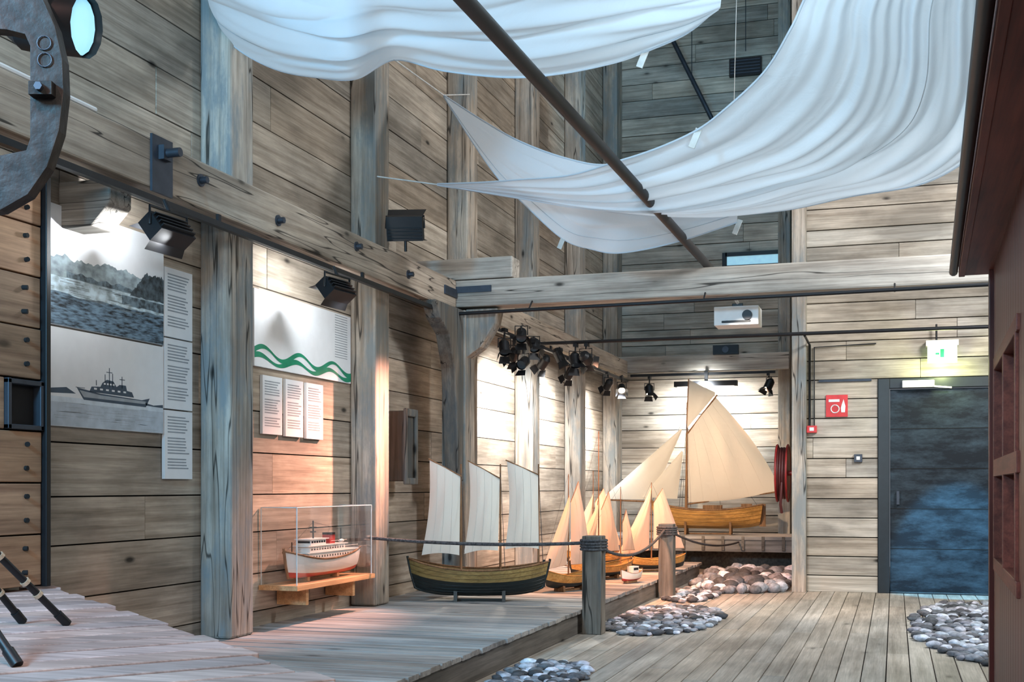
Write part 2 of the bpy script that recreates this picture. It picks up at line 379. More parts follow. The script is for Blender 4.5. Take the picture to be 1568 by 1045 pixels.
# ------------------------------------------------------------------ posters
PX = -4.370
def panel(name, y0, y1, z0, z1, extra=None, mat=M_paper, text=True, th=.022, mats=None):
    mb = MB(); mb.box(PX, PX+th, y0, y1, z0, z1)
    if text:
        z = z1-.045; k = 0
        while z > z0+.05:
            k += 1
            if k % 7:
                mb.box(PX+th, PX+th+.001, y0+.03, y1-.03-R.uniform(0, .06), z, z+.008, 1)
            z -= .019
    if extra: extra(mb, PX+th)
    return mb.done(name, mats or [mat, M_ink, M_inkd, M_green])
def landx(mb, x):
    Y0, Y1 = 5.448, 6.527; N = 110
    def strip(fl, fh, mat, t, dx, y0=Y0, y1=Y1, n=N):
        pts = [(y0+(y1-y0)*i/n) for i in range(n+1)]
        vs = [(x+dx, y, fl(y)) for y in pts]+[(x+dx, y, fh(y)) for y in pts]
        mb.add(vs, [(i, i+1, n+2+i, n+1+i) for i in range(n)], mat, t)
    nz = lambda y, f, s: noise.noise(Vector((y*f, s, .5)))
    strip(lambda y: 2.086, lambda y: 2.40, 2, 1.15, .0006)
    strip(lambda y: 2.26+.012*nz(y, 9, 3), lambda y: 2.36, 1, 1.9, .0010)
    strip(lambda y: 2.352+.006*nz(y, 14, 1), lambda y: 2.47+.03*nz(y, 6, 2)+.02*nz(y, 40, 2), 1, 1.0, .0014)
    strip(lambda y: 2.355, lambda y: 2.385+.015*nz(y, 20, 5), 3, 2.2, .0018, 5.6, 6.3)
    strip(lambda y: 2.345+.006*nz(y, 30, 8), lambda y: 2.345+.15*min(1, max(0, (y-6.18)/.16))+.02*nz(y, 60, 9), 3, 1., .0022, 6.18, Y1)
    strip(lambda y: 2.28+.01*nz(y, 20, 8), lambda y: 2.335, 3, 2.2, .0020, 6.1, Y1)
    for k in range(34):
        y = R.uniform(Y0, Y1-.2); z = R.uniform(2.235, 2.345); mb.box(x, x+.0016, y, y+R.uniform(.04, .2), z, z+.003, 1, .8)
panel('landscape_poster', 5.446, 6.529, 2.085, 2.74, landx, text=False, mats=[M_paper, M_haze, M_water, M_trees])
def shipx(mb, x):
    t = (.0012, 0, 0)
    mb.poly([(x, 5.45, 1.735), (x, 5.60, 1.75), (x, 5.68, 1.72), (x, 5.45, 1.71)], t, 2)
    mb.poly([(x, 6.34, 1.71), (x, 6.42, 1.70), (x, 6.52, 1.71), (x, 6.52, 1.69), (x, 6.34, 1.695)], t, 2)
    mb.poly([(x, 5.69, 1.755), (x, 5.90, 1.735), (x, 6.3, 1.725), (x, 6.38, 1.74), (x, 6.34, 1.685), (x, 5.75, 1.69)], t, 2)
    mb.poly([(x+.001, 5.71, 1.742), (x+.001, 5.9, 1.726), (x+.001, 6.34, 1.719), (x+.001, 6.33, 1.703), (x+.001, 5.75, 1.705)], t, 1, 1.2)
    mb.poly([(x, 5.80, 1.74), (x, 5.82, 1.77), (x, 5.90, 1.775), (x, 5.92, 1.80), (x, 5.96, 1.82), (x, 6.02, 1.815), (x, 6.05, 1.785), (x, 6.08, 1.80), (x, 6.14, 1.80), (x, 6.15, 1.77), (x, 6.2, 1.765), (x, 6.22, 1.735)], t, 2)
    for y, h in ((5.98, 1.89), (5.94, 1.85), (6.10, 1.85), (5.86, 1.81), (6.01, 1.86)): mb.poly([(x, y, 1.78), (x, y+.006, 1.78), (x, y+.005, h), (x, y, h)], t, 2)
    mb.box(x, x+.0012, 5.955, 6.01, 1.862, 1.866, 2); mb.box(x, x+.0012, 6.08, 6.13, 1.83, 1.834, 2); mb.box(x, x+.0012, 5.68, 5.76, 1.755, 1.758, 2)
    for k in range(6): mb.poly([(x+.001, 5.84+k*.055, 1.755), (x+.001, 5.865+k*.055, 1.755), (x+.001, 5.865+k*.055, 1.765), (x+.001, 5.84+k*.055, 1.765)], t, 0)
    for k in range(4): mb.poly([(x+.001, 5.93+k*.028, 1.79), (x+.001, 5.945+k*.028, 1.79), (x+.001, 5.945+k*.028, 1.80), (x+.001, 5.93+k*.028, 1.80)], t, 0)
    mb.box(x, x+.0008, 5.447, 6.524, 1.535, 1.665, 1, (1.6, 1.65, 1.7)); mb.box(x, x+.0008, 5.447, 6.524, 1.665, 1.695, 1, (2.1, 2.12, 2.12))
    for k in range(40):
        y = 5.46+R.random()*.85; z = 1.54+R.random()*.13; mb.box(x+.0008, x+.0014, y, y+R.uniform(.05, .2), z, z+.0022, 1, 1.3)
panel('ship_photo_poster', 5.446, 6.525, 1.533, 2.072, shipx, text=False)
panel('text_panel', 6.543, 6.852, 2.145, 2.58)
panel('text_panel', 6.543, 6.852, 1.692, 2.135)
panel('text_panel', 6.543, 6.852, 1.25, 1.682)
def wav(mb, x):
    for ph, z0, a in ((0, 2.175, .040), (.5, 2.125, .028)):
        def fn(u, v):
            y = 7.65+1.597*u; zz = z0-.01*u+a*math.sin(2*pi*(u*2.8+ph*.2)+.2); return (x+.002+ph*.001, y, zz+(v-.5)*.026*(1.2+.4*math.cos(2*pi*u*3)))
        mb.grid(fn, 70, 1, 3)
    z = 2.60
    while z > 2.25: mb.box(x, x+.001, 8.95, 9.18, z, z+.006, 1); z -= .02
panel('wave_map_poster', 7.648, 9.248, 2.065, 2.62, wav, text=False)
panel('text_panel', 7.769, 8.06, 1.585, 2.01); panel('text_panel', 8.115, 8.395, 1.58, 2.01); panel('text_panel', 8.45, 8.735, 1.575, 2.01)

# ------------------------------------------------------------------ display case
mb = MB(); mb.box(-4.37, -4.06, 7.75, 9.10, .455, .49, 0); mb.box(-4.36, -4.12, 8.0, 8.04, .33, .455, 0); mb.box(-4.36, -4.12, 8.8, 8.84, .33, .455, 0)
x0, x1, y0, y1, z0, z1 = -4.368, -4.08, 7.78, 9.07, .491, 1.05
mb.box(x1-.004, x1, y0, y1, z0, z1, 1); mb.box(x0, x1-.004, y0, y0+.004, z0, z1, 1); mb.box(x0, x1-.004, y1-.004, y1, z0, z1, 1); mb.box(x0, x1, y0, y1, z1, z1+.004, 1)
for a, b_ in (((x1, y0, z0), (x1, y0, z1)), ((x1, y1, z0), (x1, y1, z1)), ((x1, y0, z1), (x1, y1, z1)), ((x0, y0, z1), (x1, y0, z1)), ((x0, y1, z1), (x1, y1, z1)), ((x0, y0, z0), (x0, y0, z1))): mb.tube([a, b_], .0045, 6, 2)
mb.done('glass_display_case', [W_shelf, M_glass, M_edge])

def hull(mb, L_, B, zk, zs, sheer=.1, rock=.05, transom=0., band=.6, m_lo=0, m_hi=1, n=24, k=9, deck=None, m_deck=1, full=2.2, power=.8, stripes=()):
    def st(t):
        x = (t-.5)*L_; q = 2*t-1
        w = (1-abs(q)**full)
        if transom and q > 0: w = 1-(1-transom)*abs(q)**full
        w = max(w, 0)**.75*B/2
        zt = zs+sheer*(abs(q)**2)*(1.15 if q < 0 else .85); zb = zk+rock*(abs(q)**4)
        return x, w, zt, zb
    for sgn in (1, -1):
        lo = int(round(k*band))
        def fn(u, v, a=0., b_=1.):
            vv = a+(b_-a)*v; x, w, zt, zb = st(u)
            ang = vv*pi/2; yy = w*math.sin(ang)**power; zz = zb+(zt-zb)*(1-math.cos(ang))**.9
            xr = x*(.90+.10*vv) if not transom or x < 0 else x*(.93+.07*vv)
            return (xr, sgn*yy, zz)
        mb.grid(lambda u, v: fn(u, v, 0, band), n, lo, m_lo); mb.grid(lambda u, v: fn(u, v, band, 1), n, k-lo, m_hi)
        mb.tube([tuple(Vector(fn(i/n, 1))) for i in range(n+1)], L_*.007, 6, m_deck)
        for s_ in stripes: mb.tube([tuple(fn(i/n, s_)) for i in range(n+1)], L_*.0028, 5, m_lo if s_ < band else m_hi, .6)
    dz = deck if deck is not None else .02
    def dk(u, v):
        x, w, zt, zb = st(u); return (x*.97, (2*v-1)*w*.93, zt-dz)
    mb.grid(dk, n, 4, m_deck)
    if transom:
        vs = []
        for i in range(k+1):
            for sg in (1, -1):
                ang = i/k*pi/2; x, w, zt, zb = st(1); vs.append((x*(.93+.07*i/k), sg*w*math.sin(ang)**power, zb+(zt-zb)*(1-math.cos(ang))**.9))
        mb.add(vs, [(2*i, 2*i+1, 2*i+3, 2*i+2) for i in range(k)], m_hi)
    kl = []
    for i in range(n+1):
        x, w, zt, zb = st(i/n); kl.append((x*.90 if not (transom and x > 0) else x*.93, 0, zb))
    x, w, zt, zb = st(0); kl = [(x*1.01, 0, zt+.02), (x*.96, 0, (zt+zb)/2)]+kl
    if not transom:
        x, w, zt, zb = st(1); kl += [(x*.96, 0, (zt+zb)/2), (x*1.01, 0, zt+.02)]
    mb.tube(kl, L_*.010, 6, m_lo if band > .4 else m_deck)

def sailq(mb, tl, tr, br, bl, belly, mat, nu=16, nv=16, y=0., edge=0., hollow=0., roach=0., seams=0):
    def fn(u, v):
        p = (Vector(tl)*(1-u)+Vector(tr)*u)*(1-v)+(Vector(bl)*(1-u)+Vector(br)*u)*v
        s = math.sin(pi*u)**.7*math.sin(pi*min(1, v*.95+.02))**.7 if 0 < u < 1 else 0
        w = .012*math.sin(u*17+v*6+tl[0]*30)*math.sin(pi*v)*math.sin(pi*u)*abs(belly)*9
        return (p[0]+edge*math.sin(pi*v)*(1-u)+roach*math.sin(pi*v)*u, y+belly*s+w, p[1]+hollow*math.sin(pi*u)*v)
    mb.grid(fn, nu, nv, mat)
    for i in range(1, seams+1):
        mb.tube([fn(i/(seams+1), j/nv) for j in range(nv+1)], .0022, 4, mat, .8)

def cradle(mb, xs, w, z0, z1, mat):
    for x in xs:
        mb.poly([(x-.015, -w, z0), (x-.015, w, z0), (x-.015, w*.9, z1), (x-.015, w*.35, z0+(z1-z0)*.55), (x-.015, -w*.35, z0+(z1-z0)*.55), (x-.015, -w*.9, z1)], (.03, 0, 0), mat)
    mb.box(xs[0], xs[-1], -.015, .015, z0, z0+.02, mat)

def place(x, y, z, ang): return Matrix.Translation((x, y, z)) @ Matrix.Rotation(ang, 4, 'Z')

# multi-deck coastal ferry in the case, bow towards the camera
mb = MB(place(-4.215, 8.42, .4925, pi/2))
hull(mb, 1.16, .2, .03, .16, .07, .01, band=.40, m_lo=0, m_hi=1, deck=.015, m_deck=2, full=3.2, power=.55, transom=.6)
mb.box(-.34, .48, -.078, .078, .14, .212, 1); mb.box(-.36, .52, -.084, .084, .210, .216, 1)
mb.box(-.30, .30, -.066, .066, .216, .262, 1); mb.box(-.33, .34, -.074, .074, .260, .266, 1)
mb.box(-.27, -.02, -.058, .058, .266, .312, 1); mb.box(-.30, .02, -.066, .066, .310, .316, 1)
for i in range(17): mb.box(-.31+i*.045, -.295+i*.045, -.0788, .0788, .175, .190, 4)
for i in range(13): mb.box(-.28+i*.044, -.256+i*.044, -.0668, .0668, .232, .250, 4)
for i in range(6): mb.box(-.26+i*.04, -.232+i*.04, -.0588, .0588, .284, .300, 4)
mb.box(-.2705, -.269, -.05, .05, .284, .300, 4)
mb.box(.10, .19, -.032, .032, .266, .335, 0); mb.box(.10, .19, -.033, .033, .335, .352, 3)
mb.tube([(-.12, 0, .31), (-.12, 0, .45)], .006, 6, 3); mb.tube([(-.12, -.03, .40), (-.12, .03, .40)], .004, 6, 3); mb.box(-.15, -.09, -.01, .01, .36, .37, 3)
mb.tube([(.36, 0, .21), (.36, 0, .38)], .005, 6, 3); mb.tube([(-.46, 0, .19), (-.46, 0, .30)], .005, 6, 3)
mb.tube([(-.12, 0, .44), (-.56, 0, .23)], .0015, 4, 3); mb.tube([(-.12, 0, .44), (.36, 0, .37)], .0015, 4, 3)
for sy in (.083, -.083):
    mb.tube([(-.35, sy, .245), (.50, sy, .245)], .0018, 4, 1); mb.tube([(.05, sy*.8, .29), (.33, sy*.8, .29)], .0018, 4, 1)
    mb.ball((.24, sy*.75, .285), (.045, .014, .014), 10, 6, 1)
for x in (-.25, .25): mb.box(x-.02, x+.02, -.03, .03, .0, .05, 5)
mb.done('ferry_ship_model', [M_hred, M_hwhite, W_mast, M_black, M_pane, W_shelf])

ang = math.radians(17.6)
mb = MB(place(-3.48, 10.02, 0, ang))
hull(mb, 1.24, .38, .255, .475, .085, .06, band=.66, m_lo=0, m_hi=1, deck=.05, m_deck=2, full=2.6, power=.7, stripes=(.3, .42, .54, .66, .76, .88))
for x, h in ((-.155, 1.40), (.19, 1.40), (.525, 1.40)):
    mb.tube([(x, 0, .32), (x, 0, h)], .012, 8, 3, r2=.006)
    for sy in (.16, -.16): mb.tube([(x, 0, h-.05), (x+.04, sy*(.6 if x > .4 else 1), .5)], .0016, 4, 4)
for a, b_, c, d in (((-.43, 1.446), (-.16, 1.292), (-.17, .60), (-.50, .60)), ((-.086, 1.43), (.185, 1.27), (.17, .64), (-.13, .61)), ((.246, 1.435), (.52, 1.303), (.527, .655), (.23, .65))):
    sailq(mb, a, b_, c, d, -.06, 5, y=-.02, edge=.03, hollow=.02, seams=3)
    mb.tube([(a[0]-.01, -.025, a[1]), (b_[0]+.01, -.025, b_[1])], .006, 6, 3)
cradle(mb, [-.2, .22], .12, .2, .33, 0)
mb.box(.56, .585, -.008, .008, .32, .56, 0)
mb.done('three_masted_model_boat', [M_hblack, W_olive, W_mast, W_mast, M_rope, M_sailc])

mb = MB(place(-2.64, 17.85, 0, math.radians(4)))
hull(mb, 1.62, .5, .60, .86, .10, .05, band=.45, m_lo=0, m_hi=0, deck=.03, m_deck=1, full=2.4, transom=.35, power=.7, stripes=(.3, .5, .65, .8, .92))
g = lambda u, v: ((u-1085)*.00956, 1.2+(746-v)*.00952)
mx = g(1053, 0)[0]
mb.tube([(mx, 0, .7), (mx+.02, 0, 2.45)], .022, 8, 1, r2=.012); mb.tube([(mx+.02, -.02, 2.2), (mx+.04, -.02, 2.80)], .010, 8, 1)
sailq(mb, g(1056, 662), g(1099, 608), g(1197, 750), g(1057, 770), -.14, 2, y=-.03, nu=20, nv=20, hollow=-.05, roach=.08, seams=5)
sailq(mb, g(1058, 580), g(1098, 600), g(1097, 605), g(1055, 655), -.03, 2, y=-.03)
sailq(mb, g(1046, 655), g(1047, 658), g(1000, 766), g(921, 765), -.05, 2, y=-.02, nu=8)
sailq(mb, g(1047, 690), g(1049, 692), g(1040, 765), g(985, 762), -.05, 2, y=-.05, nu=8)
p, q = g(1055, 664), g(1101, 604); mb.tube([(p[0], -.04, p[1]), (q[0], -.04, q[1])], .012, 8, 1)
p, q = g(1055, 773), g(1203, 752); mb.tube([(p[0], -.04, p[1]), (q[0], -.04, q[1])], .012, 8, 1)
p, q = g(1015, 770), g(914, 766); mb.tube([(p[0], 0, p[1]), (q[0], 0, q[1])], .012, 8, 1)
for u, v in ((1000, 772), (1165, 780)):
    p = g(u, v); mb.tube([(mx+.02, 0, 2.4), (p[0], 0, p[1])], .003, 4, 3)
for sy in (.22, -.22):
    for dx in (-.08, .05): mb.tube([(mx+.02, 0, 2.2), (mx+dx, sy, .9)], .003, 4, 3)
mb.box(.50, .65, -.10, .10, .86, .95, 1); mb.box(-.05, .22, -.12, .12, .84, .93, 1); mb.box(.76, .85, -.012, .012, .62, .95, 1)
cradle(mb, [-.3, .35], .2, .501, .70, 1)
mb.done('gaff_cutter_model', [W_hull, W_mast, M_sailg, M_rope])

def smallboat(name, x, y, z, ang, L_, mast, sails, mats, hh=.11):
    mb = MB(place(x, y, z, math.radians(ang)))
    hull(mb, L_, L_*.30, .035, .035+hh, .05*L_/.6, .03, band=.55, m_lo=0, m_hi=1, deck=.02, m_deck=1, full=2.3)
    for mxx, h in mast:
        mb.tube([(mxx, 0, .06), (mxx, 0, h)], .009, 6, 2, r2=.004)
        mb.tube([(mxx, 0, h), (-L_*.55, 0, .17)], .0014, 4, 4); mb.tube([(mxx, 0, h), (L_*.48, 0, .17)], .0014, 4, 4)
    for (a, b_, c, d) in sails:
        sailq(mb, a, b_, c, d, -.05, 3, y=-.012, nu=10, nv=10, seams=2)
        mb.tube([(d[0], -.01, d[1]), (c[0], -.01, c[1])], .004, 6, 2); mb.tube([(a[0], -.01, a[1]), (b_[0], -.01, b_[1])], .004, 6, 2)
    mb.tube([(-L_*.45, 0, .15), (-L_*.66, 0, .19)], .005, 6, 2)
    cradle(mb, [-L_*.2, L_*.2], .06, .0, .08, 2)
    return mb.done(name, mats)
MS = [M_hblack, W_hull, W_mast, M_sailo, M_rope]
smallboat('small_sailboat_model', -2.98, 11.25, .202, 65, .75, [(-.02, 1.12)], [((.0, .85), (.12, 1.05), (.33, .25), (.0, .25)), ((-.03, .9), (-.03, .92), (-.06, .25), (-.42, .22))], MS)
smallboat('small_sailboat_model', -3.02, 12.75, .202, 60, 1.0, [(-.05, 1.60), (.3, 1.0)], [((-.02, .75), (.1, .95), (.27, .3), (-.02, .3)), ((-.08, .8), (-.07, .85), (-.12, .28), (-.52, .22)), ((.32, .6), (.38, .75), (.52, .3), (.32, .3))], MS)
smallboat('small_sailboat_model', -2.72, 14.1, .202, 35, .85, [(-.02, 1.05)], [((.0, .8), (.12, .98), (.40, .27), (.0, .27)), ((-.03, .98), (-.03, 1.0), (-.06, .25), (-.46, .20))], MS)
smallboat('small_sailboat_model', -3.55, 14.6, .202, 40, .8, [(-.02, 1.2)], [((.0, .8), (.12, .98), (.36, .27), (.0, .27)), ((-.03, .9), (-.03, .92), (-.06, .25), (-.42, .20))], MS)
mb = MB(place(-2.62, 12.35, .202, math.radians(70)))
hull(mb, .36, .13, .02, .10, .04, .01, band=.4, m_lo=0, m_hi=1, deck=.01, m_deck=2, transom=.5)
mb.box(.0, .11, -.035, .035, .09, .17, 1); mb.box(.01, .1, -.036, .036, .13, .155, 3); mb.tube([(-.04, 0, .09), (-.04, 0, .25)], .003, 6, 2); mb.box(-.1, .1, -.02, .02, 0, .03, 2)
mb.done('fishing_boat_model', [M_hred, M_hwhite, W_mast, M_pane])

# bench
mb = MB(); mb.box(-4.37, -1.02, 17.2, 18.4, .45, .5, 0, 1.1); mb.box(-4.37, -1.02, 17.22, 17.26, .28, .45, 0, .8)
x = -4.3
while x < -1.1: mb.box(x, x+.045, 17.195, 17.22, .30, .5, 1); x += .28
for x in (-4.2, -3.0, -1.2): mb.box(x, x+.1, 17.3, 17.4, 0, .45, 1)
mb.box(-4.37, -1.02, 17.9, 17.95, 0, .45, 1)
mb.done('display_bench', [W_deckX, W_fasc], .006)

def rpost(x, y):
    mb = MB(); mb.box(x-.08, x+.08, y-.08, y+.08, 0, .80, 0, .5)
    for k in range(4):
        zz = .69+k*.024; pts = [(x+.105*math.cos(a), y+.105*math.sin(a), zz) for a in [2*pi*i/20 for i in range(21)]]
        mb.tube(pts, .013, 6, 1, caps=False)
    return mb.done('rope_bollard_post', [W_post, M_rope], .008)
rpost(-2.345, 9.62); rpost(-2.345, 12.95)
def catn(a, b_, sag, n=24):
    a = Vector(a); b_ = Vector(b_); return [tuple(a.lerp(b_, i/n)+Vector((0, 0, -sag*4*(i/n)*(1-i/n)))) for i in range(n+1)]
mb = MB()
mb.tube(catn((-4.14, 9.15, .78), (-2.44, 9.58, .74), .03), .014, 8)
mb.tube(catn((-2.36, 9.72, .73), (-2.36, 12.85, .73), .17), .014, 8)
mb.tube(catn((-2.36, 13.05, .73), (-2.1, 17.19, .42), .10), .014, 8)
mb.done('barrier_rope', [M_rope])

def stones(name, cx, cy, rx, ry, n, s0, s1, flat=.4, xmin=-99, xmax=99, ymax=99, avoid=()):
    mb = MB(); pl = []; tries = 0
    while len(pl) < n and tries < n*80:
        tries += 1
        a = R.uniform(0, 2*pi); r = math.sqrt(R.random()); s = R.uniform(s0, s1)
        x = cx+rx*r*math.cos(a); y = cy+ry*r*math.sin(a)
        if x-s < xmin or x+s > xmax or y+s > ymax: continue
        if any((x-p[0])**2+(y-p[1])**2 < (s+.13)**2 for p in avoid): continue
        if any((x-p[0])**2+(y-p[1])**2 < (.62*(s+p[2]))**2 for p in pl): continue
        pl.append((x, y, s)); k = R.choice((.14, .22, .35, .55, .85, 1.3, 1.9)); h = s*flat
        mb.ball((x, y, h*.9), (s, s*R.uniform(.6, .9), h), 10, 6, 0, (k*R.uniform(.9, 1.05), k*.97, k*1.04), R.uniform(0, pi), .25)
    return mb.done(name, [M_stone])
AV = ((-2.345, 9.62), (-2.345, 12.95))
stones('beach_stones', -1.98, 10.75, .50, 1.2, 330, .03, .068, .4, xmin=-2.43, avoid=AV)
stones('beach_stones', -1.70, 15.4, .74, 1.75, 230, .06, .14, .65, xmin=-2.40, xmax=-1.14, ymax=17.15)
stones('beach_stones', -2.12, 13.3, .28, .9, 90, .035, .07, .45, xmin=-2.42, avoid=AV)
stones('beach_stones', .75, 10.9, .62, 2.3, 480, .035, .075, .4)
stones('beach_stones', -2.15, 7.3, .32, .6, 110, .03, .065, .4, xmin=-2.42)

# ------------------------------------------------------------------ door + wall fittings
mb = MB(); mb.box(-.05, 1.2, 14.31, 14.36, .02, 2.30, 0)
for z in (.5, .95, 1.4, 1.85): mb.box(-.05, 1.2, 14.306, 14.312, z, z+.008, 1)
mb.box(.02, .05, 14.25, 14.31, 1.0, 1.15, 2)
mb.done('door_1', [M_door, M_dark, M_steel])
mb = MB(); mb.box(-.18, -.055, 14.255, 14.38, 0, 2.42); mb.box(1.205, 1.33, 14.255, 14.38, 0, 2.42); mb.box(-.055, 1.205, 14.255, 14.38, 2.31, 2.42); mb.box(-.05, 1.2, 14.25, 14.38, 0, .02)
mb.done('trim_door', [plain('door_frame_dark', (.012, .018, .024), .4)], .004)
mb = MB(); mb.box(.08, .42, 14.19, 14.252, 2.31, 2.39, 0); mb.tube([(.3, 14.2, 2.33), (.6, 14.22, 2.30)], .012, 6); mb.done('door_closer', [M_white], .008)
mb = MB(); mb.box(-.75, -.51, 14.262, 14.279, 2.0, 2.25, 0)
pts = [(-.65+.045*math.cos(a), 14.260, 2.09+.045*math.sin(a)) for a in [2*pi*i/16 for i in range(17)]]; mb.tube(pts, .007, 5, 1, caps=False)
mb.poly([(-.58, 14.258, 2.05), (-.54, 14.258, 2.05), (-.535, 14.258, 2.12), (-.555, 14.258, 2.2), (-.575, 14.258, 2.14), (-.585, 14.258, 2.1)], (0, .003, 0), 1)
mb.poly([(-.72, 14.258, 2.17), (-.6, 14.258, 2.17), (-.6, 14.258, 2.2), (-.72, 14.258, 2.2)], (0, .003, 0), 1)
mb.done('fire_hose_sign', [M_redp, M_white])
mb = MB(); mb.box(-.96, -.85, 14.2, 14.279, 1.82, 1.90, 0); mb.box(-.93, -.88, 14.195, 14.2, 1.84, 1.88, 1); mb.done('fire_alarm_button', [M_redp, M_white], .004)
mb = MB(); mb.box(-.44, -.35, 14.24, 14.279, 1.48, 1.57, 0); mb.box(-.415, -.375, 14.235, 14.24, 1.505, 1.545, 1); mb.done('light_switch', [M_steel, M_white], .004)
mb = MB(); mb.box(-.83, -.25, 14.255, 14.279, 2.40, 2.425, 0); mb.done('cable_trunking', [M_steel])
mb = MB()
mb.box(.35, .65, 14.13, 14.18, 2.58, 2.78, 1); mb.box(.33, .67, 14.12, 14.279, 2.76, 2.82, 0); mb.box(.345, .655, 14.125, 14.185, 2.57, 2.582, 0); mb.box(.345, .355, 14.125, 14.185, 2.58, 2.78, 0); mb.box(.645, .655, 14.125, 14.185, 2.58, 2.78, 0)
mb.tube([(.44, 14.15, 2.82), (.44, 14.15, 3.0)], .012, 6, 2)
mb.box(.48, .52, 14.126, 14.13, 2.63, 2.72, 3); mb.box(.43, .47, 14.126, 14.13, 2.66, 2.68, 3)
mb.done('exit_lamp', [M_white, M_exit, M_black, M_green])
mb = MB()
for xx in (-1.31, -1.19):
    pts = [(xx, 14.46+.33*math.cos(a), 1.36+.33*math.sin(a)) for a in [2*pi*i/32 for i in range(33)]]; mb.tube(pts, .012, 8, 0, caps=False)
    mb.tube([(xx, 14.46, 1.36), (xx+.005, 14.46, 1.36)], .31, 28, 0)
for k in range(4):
    pts = [(-1.295+k*.03, 14.46+.29*math.cos(a), 1.36+.29*math.sin(a)) for a in [2*pi*i/28 for i in range(29)]]; mb.tube(pts, .017, 8, 1, caps=False)
mb.tube([(-1.34, 14.46, 1.36), (-1.002, 14.46, 1.36)], .03, 10, 0)
mb.tube([(-1.24, 14.18, 1.25), (-1.25, 14.15, 1.0), (-1.24, 14.2, .9)], .016, 8, 1)
mb.done('fire_hose_reel', [plain('reel_red', (.26, .015, .015), .4), plain('hose_dark_red', (.07, .01, .01), .5)])
mb = MB(); mb.box(-2.50, -1.685, 18.84, 18.9, 4.57, 4.63, 0); mb.box(-2.50, -1.685, 18.84, 18.9, 4.77, 4.83, 0); mb.box(-2.55, -2.48, 18.84, 18.9, 4.57, 4.83, 0); mb.box(-1.70, -1.685, 18.84, 18.9, 4.57, 4.83, 0); mb.box(-2.48, -1.70, 18.87, 18.89, 4.63, 4.77, 1)
mb.done('window_1', [M_black, M_winlit])
mb = MB(); mb.box(-2.44, -1.95, 18.83, 18.9, 7.55, 7.82, 0)
for k in range(5): mb.box(-2.42, -1.97, 18.82, 18.83, 7.58+k*.048, 7.60+k*.048, 1)
mb.done('air_vent', [M_black, M_steel])
mb = MB(); mb.tube([(-3.55, 18.5, 8.7), (-2.65, 18.5, 6.8)], .035, 8); mb.tube([(-2.95, 18.4, 9.98), (-2.95, 18.4, 7.35)], .006, 5); mb.tube([(-2.15, 18.5, 9.98), (-2.15, 18.5, 7.8)], .006, 5)
mb.done('roof_tie_rod', [M_steel])
mb = MB(); mb.box(-1.57, -1.17, 11.05, 11.33, 2.67, 2.84, 0); mb.box(-1.5, -1.24, 11.04, 11.05, 2.69, 2.71, 1)
mb.tube([(-1.27, 11.05, 2.755), (-1.27, 11.03, 2.755)], .045, 16, 1); mb.box(-1.42, -1.32, 11.15, 11.25, 2.84, 2.88, 1); mb.tube([(-1.37, 11.2, 2.88), (-1.37, 10.98, 2.9)], .015, 8, 0)
mb.done('ceiling_projector', [M_white, M_black], .012)

# ------------------------------------------------------------------ luminaires
def lamp_light(loc, aim, power, col, size=60, blend=.6, rad=.05, name='spot'):
    l = bpy.data.lights.new(name, 'SPOT'); l.energy = power; l.color = col; l.spot_size = math.radians(size); l.spot_blend = blend; l.shadow_soft_size = rad
    o = bpy.data.objects.new(name, l); o.location = loc; o.rotation_euler = (Vector(aim)-Vector(loc)).to_track_quat('-Z', 'Y').to_euler(); sc.collection.objects.link(o); return o
def frame(loc, aim):
    q = (Vector(aim)-Vector(loc)).to_track_quat('-Z', 'Y'); return Matrix.Translation(loc) @ q.to_matrix().to_4x4()
def flood(loc, aim, ztop, w=.30, h=.13, lens=M_lensw, name='flood_light', bd=.05):
    M = frame(loc, aim); mb = MB(M)
    mb.box(-w/2, w/2, -h/2, h/2, -.02, .08, 0); mb.box(-w/2+.02, w/2-.02, -h/2+.02, h/2-.02, -.024, -.018, 1)
    for k in range(4): mb.box(-w/2+.01, w/2-.01, -h/2+.015+k*.028, -h/2+.023+k*.028, .08, .10, 0)
    for sg in (1, -1): mb.add([(-w/2, sg*h/2, -.02), (w/2, sg*h/2, -.02), (w/2*1.08, sg*h*.65, -.02-bd), (-w/2*1.08, sg*h*.65, -.02-bd)], [(0, 1, 2, 3)], 0)
    mb.M = Matrix.Identity(4)
    p = M @ Vector((-w/2-.01, 0, .04)); q = M @ Vector((w/2+.01, 0, .04)); t = Vector((loc[0], loc[1], ztop))
    mb.tube([p, p+Vector((0, 0, .10)), q+Vector((0, 0, .10)), q], .008, 6, 0); mb.tube([(p+q)/2+Vector((0, 0, .10)), t], .012, 6, 0)
    return mb.done(name, [M_black, lens])
